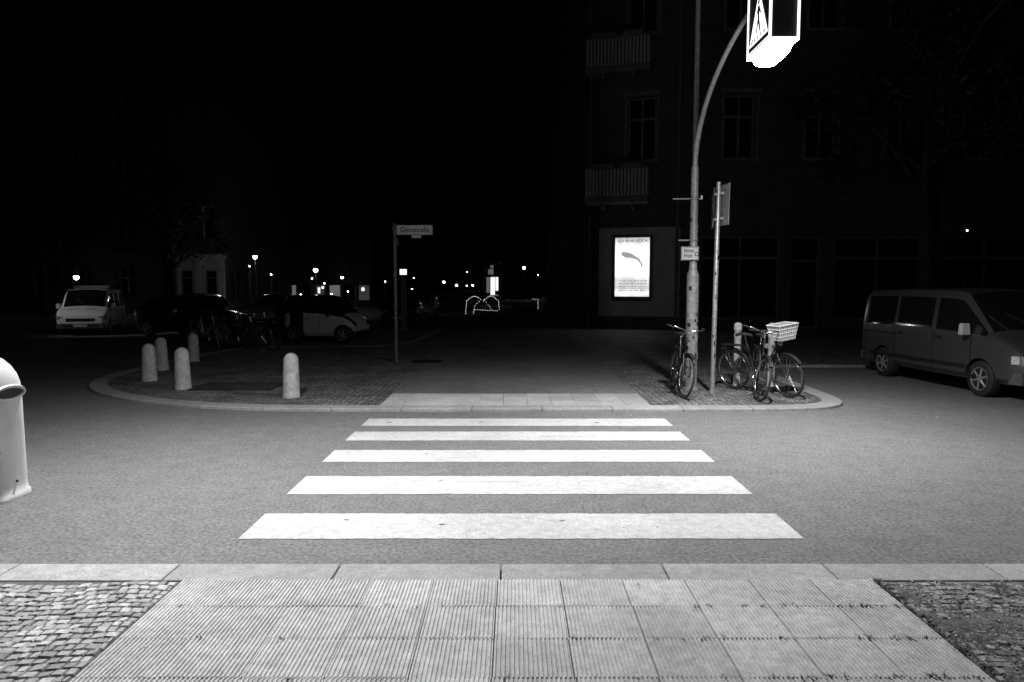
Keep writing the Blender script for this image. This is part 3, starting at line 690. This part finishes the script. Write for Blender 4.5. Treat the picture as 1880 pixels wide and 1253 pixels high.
# ---------------------------------------------------------------- buildings
def wall(par,name,ox,oy,ang,L,H,ops,mats,split=None):
    T=Matrix.Translation((ox,oy,0))@Matrix.Rotation(ang,4,'Z')
    xs=sorted(set([0,L]+[v for o in ops for v in(o[0],o[1])])); zs=sorted(set([0,H]+([split] if split else [])+[v for o in ops for v in(o[2],o[3])]))
    b=MB(); P=lambda x,y,z:T@Vector((x,y,z))
    for i in range(len(xs)-1):
        for j in range(len(zs)-1):
            cx=(xs[i]+xs[i+1])/2; cz=(zs[j]+zs[j+1])/2
            if any(o[0]<cx<o[1] and o[2]<cz<o[3] for o in ops): continue
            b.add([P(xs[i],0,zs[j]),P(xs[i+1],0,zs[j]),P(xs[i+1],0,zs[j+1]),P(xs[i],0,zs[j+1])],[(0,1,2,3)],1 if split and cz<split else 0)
    d=.28
    R3=Matrix.Rotation(ang,3,'Z')
    for (a,c,z0,z1,kind) in ops:
        b.add([P(a,0,z0),P(a,d,z0),P(a,d,z1),P(a,0,z1)],[(0,1,2,3)],2); b.add([P(c,0,z0),P(c,d,z0),P(c,d,z1),P(c,0,z1)],[(3,2,1,0)],2)
        b.add([P(a,0,z1),P(a,d,z1),P(c,d,z1),P(c,0,z1)],[(0,1,2,3)],2); b.add([P(a,0,z0),P(a,d,z0),P(c,d,z0),P(c,0,z0)],[(3,2,1,0)],2)
        b.add([P(a,d,z0),P(c,d,z0),P(c,d,z1),P(a,d,z1)],[(0,1,2,3)],4)
        def bx(x0,x1,y0,y1,za,zb,m): b.box(P((x0+x1)/2,(y0+y1)/2,(za+zb)/2),(x1-x0,y1-y0,zb-za),m,R3)
        f=.07
        bx(a,a+f,d-.08,d-.005,z0,z1,3); bx(c-f,c,d-.08,d-.005,z0,z1,3); bx(a+f,c-f,d-.08,d-.005,z0,z0+f,3); bx(a+f,c-f,d-.08,d-.005,z1-f,z1,3)
        if kind=='win':
            zc=z0+(z1-z0)*.66; xc=(a+c)/2
            bx(xc-.05,xc+.05,d-.09,d-.006,z0+f,zc-.05,3); bx(xc-.035,xc+.035,d-.085,d-.006,zc+.05,z1-f,3); bx(a+f,c-f,d-.095,d-.006,zc-.05,zc+.05,3)
            bx(a-.14,c+.14,-.16,-.003,z0-.14,z0-.02,2); bx(a-.13,a-.01,-.06,-.003,z0,z1,2); bx(c+.01,c+.13,-.06,-.003,z0,z1,2); bx(a-.18,c+.18,-.14,-.003,z1+.02,z1+.2,2)
        else:
            nn=max(1,int((c-a)/1.3))
            for k in range(1,nn): xx=a+(c-a)*k/nn; bx(xx-.035,xx+.035,d-.085,d-.006,z0+f,z1-f,3)
            zz=z0+(z1-z0)*.74; bx(a+f,c-f,d-.10,d-.006,zz-.06,zz+.06,3)
    return b.obj(name,mats,par)
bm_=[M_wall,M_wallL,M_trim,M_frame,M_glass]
B=emp('apartment_building')
angA=math.atan2(28.6-29.5,6.9-3.68)
def upw(xs,w):
    return [(x,x+w,z,z+2.55,'win') for x in xs for z in(7.0,12.1,17.2)]
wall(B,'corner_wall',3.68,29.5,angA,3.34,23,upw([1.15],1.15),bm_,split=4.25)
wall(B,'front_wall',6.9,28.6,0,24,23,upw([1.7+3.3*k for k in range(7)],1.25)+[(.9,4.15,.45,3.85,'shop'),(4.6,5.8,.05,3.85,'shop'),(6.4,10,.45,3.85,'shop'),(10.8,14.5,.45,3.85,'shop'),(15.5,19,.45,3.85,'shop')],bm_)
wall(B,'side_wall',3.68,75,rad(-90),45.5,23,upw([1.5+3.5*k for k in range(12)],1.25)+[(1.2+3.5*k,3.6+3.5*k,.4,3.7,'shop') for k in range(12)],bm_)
b=MB()
RA=Matrix.Rotation(angA,3,'Z'); dA=Vector((math.cos(angA),math.sin(angA),0)); nA=Vector((math.sin(angA),-math.cos(angA),0)); O=Vector((3.68,29.5,0))
for (z,h,p) in((4.25,.22,.16),(5.1,.14,.1),(10.3,.14,.1),(15.4,.14,.1),(22.5,.5,.5)):
    b.box(O+dA*1.67+nA*(p/2+.003)+Vector((0,0,z+h/2)),(3.34,p,h),0,RA)
    b.box((6.9+12,28.6-p/2-.003,z+h/2),(24,p,h),0)
    b.box((3.68-p/2-.003,29.5+22.7,z+h/2),(p,45.4,h),0)
b.box((18.9,28.6-.06,4.05),(23.8,.1,.3),0); b.box(O+dA*1.67+nA*.04+Vector((0,0,.3)),(3.34,.07,.5),0,RA)
b.obj('cornices',[M_wall],B)
b=MB(); b.tube((6.75,28.5,0),(6.75,28.5,22.4),.07,None,0,12)
for z in(1.5,5,9,13,17): b.lathe([(.085,0),(.085,.06)],(6.75,28.5,z),seg=12)
b.tube((3.5,31.5,0),(3.5,31.5,22),.06,None,0,10); b.obj('downpipe',[M_trim],B,True)
b=MB(); b.add([(3.6,29.5,23),(6.9,28.6,23),(31,28.6,23),(31,75,23),(3.6,75,23)],[(0,1,2,3,4)]); b.add([(31,28.6,0),(31,75,0),(31,75,23),(31,28.6,23)],[(0,1,2,3)]); b.obj('roof',[M_wall],B)
for z in(5.15,10.25,15.35):
    b=MB(); w=2.5; d=1.25; c0=O+dA*(.85)+Vector((0,0,z)); T=Matrix.Translation(c0)@Matrix.Rotation(angA,4,'Z'); R3=RA
    P=lambda x,y,zz:T@Vector((x,y,zz))
    b.box(P(0,-d/2,.1),(w,d,.2),1,R3); b.box(P(0,-d/2,.24),(w+.08,d+.06,.06),1,R3)
    for k in range(18):
        x=-w/2+.06+k*(w-.12)/17; b.box(P(x,-d+.03,.8),(.085,.03,1.05),0,R3)
    b.box(P(0,-d+.055,.8),(w-.06,.012,1.05),2,R3)
    for s in(-1,1):
        for k in range(9): b.box(P(s*(w/2-.03),-d+.1+k*(d-.15)/9,.8),(.03,.085,1.05),0,R3)
        b.box(P(s*(w/2-.03),-d/2,1.36),(.06,d,.06),1,R3)
        b.box(P(s*.6,-.6,-.1),(.1,.9,.2),1,R3)
    b.box(P(0,-d+.03,1.36),(w,.08,.07),1,R3)
    b.box(P(-.55,-d-.05,1.42),(.9,.2,.2),1,R3); b.box(P(.6,-d-.05,1.42),(.8,.2,.2),1,R3)
    for k in range(160):
        px=R.choice((R.uniform(-1,-.1),R.uniform(.2,1))); q=P(px,-d-.05+R.uniform(-.12,.12),1.5+R.uniform(0,.28)); s=.05
        a=Vector((R.uniform(-1,1),R.uniform(-1,1),R.uniform(-1,1)))*s; c=Vector((R.uniform(-1,1),R.uniform(-1,1),R.uniform(-1,1)))*s
        b.add([q-a,q-c,q+a,q+c],[(0,1,2,3)],3)
    b.obj('balcony',[M_balc,M_trim,M_wall,M_leafA],B)
Pm=emp('advertising_display'); cen=O+dA*1.42+nA*.13+Vector((0,0,2.58)); Pm.location=cen; Pm.rotation_euler=(0,0,angA)
b=MB(); W,Hh=1.66,2.72
for (x,z,w,h) in((0,Hh/2-.06,W,.12),(0,-Hh/2+.08,W,.16),(-W/2+.06,0,.12,Hh-.28),(W/2-.06,0,.12,Hh-.28)): b.box((x,0,z+(0.02 if w<1 else 0)),(w,.24,h))
b.box((0,.06,0),(W-.05,.1,Hh-.05)); o=b.obj('frame',[simple('black_frame',.008,.4)],Pm); md=o.modifiers.new('b','BEVEL'); md.width=.02; md.segments=2
m,nt,bs=newmat('poster_backlit'); N=nt.nodes; Lk=nt.links
tc=N.new('ShaderNodeTexCoord'); sx=N.new('ShaderNodeSeparateXYZ'); Lk.new(tc.outputs['Generated'],sx.inputs[0])
cr=N.new('ShaderNodeValToRGB'); els=cr.color_ramp.elements; els[0].position=0; els[0].color=g(.55); els[1].position=1; els[1].color=g(.35)
for p,v in((.06,.9),(.15,.45),(.3,.6),(.38,1),(.7,1),(.88,.8)): q=els.new(p); q.color=g(v)
no=N.new('ShaderNodeTexNoise'); no.inputs['Scale'].default_value=5; no.inputs['Detail'].default_value=5; Lk.new(tc.outputs['Generated'],no.inputs['Vector'])
mr=N.new('ShaderNodeMapRange'); mr.inputs['From Min'].default_value=.35; mr.inputs['From Max'].default_value=.6; mr.inputs['To Min'].default_value=.75; mr.inputs['To Max'].default_value=1.05
Lk.new(no.outputs['Fac'],mr.inputs['Value']); Lk.new(sx.outputs['Z'],cr.inputs['Fac'])
mu=N.new('ShaderNodeMath'); mu.operation='MULTIPLY'; Lk.new(cr.outputs['Color'],mu.inputs[0]); Lk.new(mr.outputs['Result'],mu.inputs[1])
m5=N.new('ShaderNodeMath'); m5.operation='MULTIPLY'; m5.inputs[1].default_value=1.5; Lk.new(mu.outputs[0],m5.inputs[0])
Lk.new(m5.outputs[0],bs.inputs['Emission Strength']); bs.inputs['Emission Color'].default_value=g(1); bs.inputs['Base Color'].default_value=g(.05)
b=MB(); b.box((0,-.01,.02),(W-.24,.05,Hh-.28)); b.obj('poster',[m],Pm)
text('headline','ICH WAR NOCH',.17,M_black,Pm,(0,-.04,1.1),(rad(90),0,0),sx=.95)
M_ink=emis('backlit_ink',.1,.35)
b=MB(); pts=[(-.45,.60),(-.42,.66),(-.36,.66),(-.05,.60),(.3,.36),(.44,.12),(.4,.02),(.34,.02),(.36,.14),(.2,.32),(-.05,.40),(-.3,.42),(-.42,.5)]
b.add([(x,-.038,z) for x,z in pts],[tuple(range(len(pts)))]); b.obj('artwork',[M_ink],Pm)
b=MB()
for r,(z,h) in enumerate(((-.55,.05),(-.66,.05),(-.78,.03),(-.86,.03),(-.95,.05),(-1.02,.02))):
    x=-.55
    while x<.5:
        w=R.uniform(.04,.16); b.box((x+w/2,-.038,z),(w,.004,h)); x+=w+R.uniform(.02,.06)
b.obj('small_print',[M_ink],Pm)

# corner house: lit base painted pale; unlit walls and left neighbour painted dark
B2=emp('townhouse')
md_=[M_wallD,M_wallL,M_wallL,M_frame,M_glass]
wall(B2,'front_wall',-23.0,47,0,3.6,14,[(.55,1.35,1.0,2.9,'shopw'),(2.2,3.0,1.0,2.9,'shopw'),(.55,1.35,5.0,7.2,'shopw'),(2.2,3.0,5.0,7.2,'shopw')],md_,split=3.7)
wall(B2,'side_wall',-19.4,47,rad(90),40,14,[(1.2+2.6*k,2.3+2.6*k,1.0,2.9,'shopw') for k in range(14)],[M_wallD,M_wallD,M_wallD,M_frame,M_glass])
b=MB(); b.box((-21.2,46.85,3.85),(3.8,.35,.3),0)
for x in(-22.75,-21.25,-19.65): b.box((x,46.93,1.85),(.4,.12,3.68),0)
b.box((-21.2,46.9,.3),(3.6,.2,.6),0); b.add([(-23,47,14),(-19.4,47,14),(-19.4,87,14),(-23,87,14)],[(0,1,2,3)],1); b.obj('pilasters',[M_wallL,M_wallD],B2)
B4=emp('apartment_building')
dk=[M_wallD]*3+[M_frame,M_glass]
wall(B4,'front_wall',-60,47.4,0,36.98,16,[(1.2+2.9*k,2.4+2.9*k,z,z+2.1,'win') for k in range(12) for z in(1.0,5.0,9.0,12.6)],dk)
b=MB(); b.add([(-60,47.4,16),(-23.02,47.4,16),(-23.02,87,16),(-60,87,16)],[(0,1,2,3)]); b.add([(-23.02,47.4,14),(-23.02,87,14),(-23.02,87,16),(-23.02,47.4,16)],[(0,1,2,3)]); b.obj('roof',[M_wallD],B4)
B3=emp('apartment_building')
wall(B3,'front_wall',-80,90,0,60,20,[(2+3.2*k,3.2+3.2*k,z,z+2.2,'win') for k in range(17) for z in(1.5,6,10,14)],dk)
wall(B3,'gable_wall',-20,90,rad(90),50,20,[(2+3.2*k,3.2+3.2*k,z,z+2.2,'win') for k in range(14) for z in(1.5,6)],dk)
K=emp('shop_front',(-1.85,68,0)); b=MB(); b.box((0,0,2.1),(1.9,1.5,4.2),0)
M_shop=emis('shop_window_light',.6,1.1); M_dim=emis('shop_window_dim',.4,.10); M_vdim=emis('shop_window_faint',.3,.02)
for (x,z,w,h,m) in((-.45,2.0,.35,1.5,2),(-.02,1.9,.42,1.7,1),(.38,2.1,.28,1.3,1),(-.2,3.25,.5,.5,2),(-.1,3.75,.3,.3,2),(.1,1.0,.9,.12,2)): b.box((x,-.765,z),(w,.02,h),m)
for x in(-.25,.22,.55): b.box((x,-.79,2.1),(.05,.04,2.2),0)
b.obj('facade',[M_trim,M_shop,M_dim],K)
K=emp('shop_row',(-17,62,0)); b=MB(); b.box((0,0,3),(9,1,6),0)
for k,mm in enumerate((2,4,3,2,4,3,2)):
    b.box((-3.9+k*1.3,-.52,1.3),(.9,.04,1.3),mm); b.box((-3.9+k*1.3,-.53,2.35),(1.05,.06,.16),0)
for (x,z,w,h) in((-3.7,1.7,.3,.35),(-.1,1.5,.2,.5),(.25,1.75,.25,.2),(3.8,1.6,.25,.3)): b.box((x,-.56,z),(w,.03,h),1)
b.obj('facade',[M_wallD,M_shop,M_vdim,M_glass,M_dim],K)
K=emp('illuminated_column',(-4.52,29,0)); b=MB(); b.box((0,0,1.1),(.22,.2,2.2),0); b.box((0,0,.05),(.4,.4,.1),0); b.box((0,0,2.4),(.36,.22,.32),2); b.box((0,-.115,2.4),(.28,.012,.22),1); b.obj('column',[M_trim,M_panel,M_dark],K)
def string(par,pts,step):
    b=MB(); rs=[]
    for a,c in zip(pts[:-1],pts[1:]):
        L=math.dist(a,c); n=max(1,int(L/step))
        for k in range(n): rs.append([a[i]+(c[i]-a[i])*k/n for i in range(2)])
    for (x,z) in rs:
        b.lathe([(.001,-.02),(.018,0),(.001,.02)],(x+R.uniform(-.012,.012),0,z+R.uniform(-.01,.01)),seg=5,cap=False)
    b.path([(x,.01,z) for x,z in pts],.012,1,5); b.obj('bulbs',[M_bead,M_dark],par)
K=emp('string_lights',(-1.9,45,PZ))
arc=lambda x0,x1,z,h:[(x0+(x1-x0)*t/10,z+h*math.sin(math.pi*t/10)) for t in range(11)]
string(K,[(-1.12,.05),(-1.05,.85)]+arc(-1.02,-.05,.85,.3),.13); string(K,arc(.05,1.02,.85,.3)+[(1.1,.2)],.13); string(K,[(-.62,0),(-.5,.55),(-.1,.9)],.14); string(K,[(.1,.9),(.35,.6),(.62,.2)],.15); string(K,[(-.5,.28),(1.1,.2)],.16)
K=emp('string_lights',(1.62,46,PZ)); string(K,[(-.25,.95),(.1,.9),(.12,.2)],.13)

def slamp(x,y,z,r=.2,light=0):
    e=emp('street_lamp',(x,y,0)); b=MB(); b.lathe([(.07,0),(.05,1),(.03,z-r)],(0,0,0),m=2,seg=10)
    b.lathe([(.02,-r),(r*.75,-r*.65),(r,0),(r*.8,r*.55),(.02,r*.9)],(0,0,z),m=1,seg=12); b.lathe([(r*.9,r*.5),(r*.5,r*1.1),(.02,r*1.3)],(0,0,z),m=0,seg=12); b.obj('lamp',[M_poleg,M_globe,M_dark],e,True)
    if light:
        ld=bpy.data.lights.new('lamp_light','POINT'); ld.energy=light; ld.shadow_soft_size=.1; lo=bpy.data.objects.new('lamp_light',ld); COL.objects.link(lo); lo.parent=e; lo.location=(0,0,z-r-.15)
    return e
for (x,y,z,r,li) in((-27.6,44,2.4,.16,0),(-15.5,42,3.6,.13,60),(-13,46,2.9,.15,30),(-14.2,58,2.6,.12,0),(-16.7,170,3.1,.28,0),(-24,300,2.7,.5,0),(-17,300,2.7,.4,0),(1.65,95,4.45,.2,60),(-13.4,44,1.3,.06,0),(-17.1,80,1.25,.11,0),(-15.6,45,2.6,.05,0),(-22.7,120,1.4,.13,0),(17.6,27,3.95,.03,0),(-13,50,1.3,.055,0),(-14.2,60,1.4,.06,0),(-14.4,50,2.4,.05,0),(-12.9,200,6.2,.12,0),(4.5,120,3.9,.08,0),(-16.6,44,3.1,.04,0),(-20.2,90,2.3,.08,0),(-15.4,57,2.1,.05,0),(-22.1,110,.9,.10,0),(-9.5,52,2.2,.05,0),(-10.8,75,1.6,.07,0),(-6.2,95,2.0,.08,0),(-5.0,140,2.2,.10,0),(-12.0,85,2.9,.07,0)):
    slamp(x,y,z,r,li)
L_added=slamp(-21.5,20.5,5.2,.14)  # unseen lamp, added with a narrow spot to brighten the white van
ld=bpy.data.lights.new('added_van_spot','SPOT'); ld.energy=900; ld.spot_size=rad(24); ld.spot_blend=.95; ld.shadow_soft_size=.1
lo=bpy.data.objects.new('added_spot',ld); COL.objects.link(lo); lo.parent=L_added; lo.location=(0,0,4.95)
lo.rotation_euler=(Vector((-15.9,25.2,1.2))-Vector((-21.5,20.5,4.95))).to_track_quat('-Z','Y').to_euler()

# ---------------------------------------------------------------- trees
def tree(x,y,h,cr,n=2600):
    e=emp('tree',(x,y,0)); b=MB(); b.path([(0,0,0),(.05,.02,h*.2),(-.05,.1,h*.45),(0,0,h*.75)],[.24,.18,.14,.06],0,10)
    cl=[]
    for k in range(16):
        a=R.uniform(0,6.28); z0=h*R.uniform(.3,.6); l=cr*R.uniform(.5,1); z1=z0+l*R.uniform(.3,1.1)
        p=Vector((math.cos(a)*l,math.sin(a)*l,z1)); b.path([(0,0,z0),(p.x*.5,p.y*.5,z0+(z1-z0)*.65),p],[.08,.05,.02],0,6); cl.append((p,R.uniform(.7,1.3)*cr*.3))
    for k in range(14):
        a=R.uniform(0,6.28); l=cr*R.uniform(0,.7); cl.append((Vector((math.cos(a)*l,math.sin(a)*l,h*R.uniform(.5,1))),cr*.3))
    b.obj('trunk_and_limbs',[M_bark],e,True); b=MB()
    for k in range(n):
        c,s=R.choice(cl); q=c+Vector((R.gauss(0,.5),R.gauss(0,.5),R.gauss(0,.4)))*s; f=.12
        a=Vector((R.uniform(-1,1),R.uniform(-1,1),R.uniform(-1,1)))*f; d=Vector((R.uniform(-1,1),R.uniform(-1,1),R.uniform(-1,1)))*f
        b.add([q-a,q-d*.6,q+a,q+d*.6],[(0,1,2,3)],R.choice((0,1)))
    b.obj('crown',[M_leafA,M_leafB],e)
tree(14.5,24.5,13,4.2,9000); tree(-19.5,40,9,3,2600); tree(-27,40,10,3.5,2600); tree(-21.5,33,9,3,2600); tree(22,21,12,4,5000)

# ---------------------------------------------------------------- world
w=bpy.data.worlds.new('World'); scene.world=w; w.use_nodes=True; nt=w.node_tree
bg=nt.nodes['Background']; sk=nt.nodes.new('ShaderNodeTexSky'); sk.sky_type='NISHITA'; sk.sun_disc=False; sk.sun_elevation=rad(-8); sk.sun_rotation=rad(150)
bw=nt.nodes.new('ShaderNodeRGBToBW'); nt.links.new(sk.outputs[0],bw.inputs[0]); nt.links.new(bw.outputs[0],bg.inputs['Color']); bg.inputs['Strength'].default_value=.01

cd=bpy.data.cameras.new('Camera'); cam=bpy.data.objects.new('Camera',cd); COL.objects.link(cam)
cam.location=(0,0,1.76); cam.rotation_euler=(rad(90-4.43),0,0); cd.sensor_width=36; cd.lens=24.32; cd.clip_end=3000; cd.clip_start=.05
scene.camera=cam
scene.view_settings.view_transform='Standard'; scene.view_settings.look='None'; scene.view_settings.exposure=0
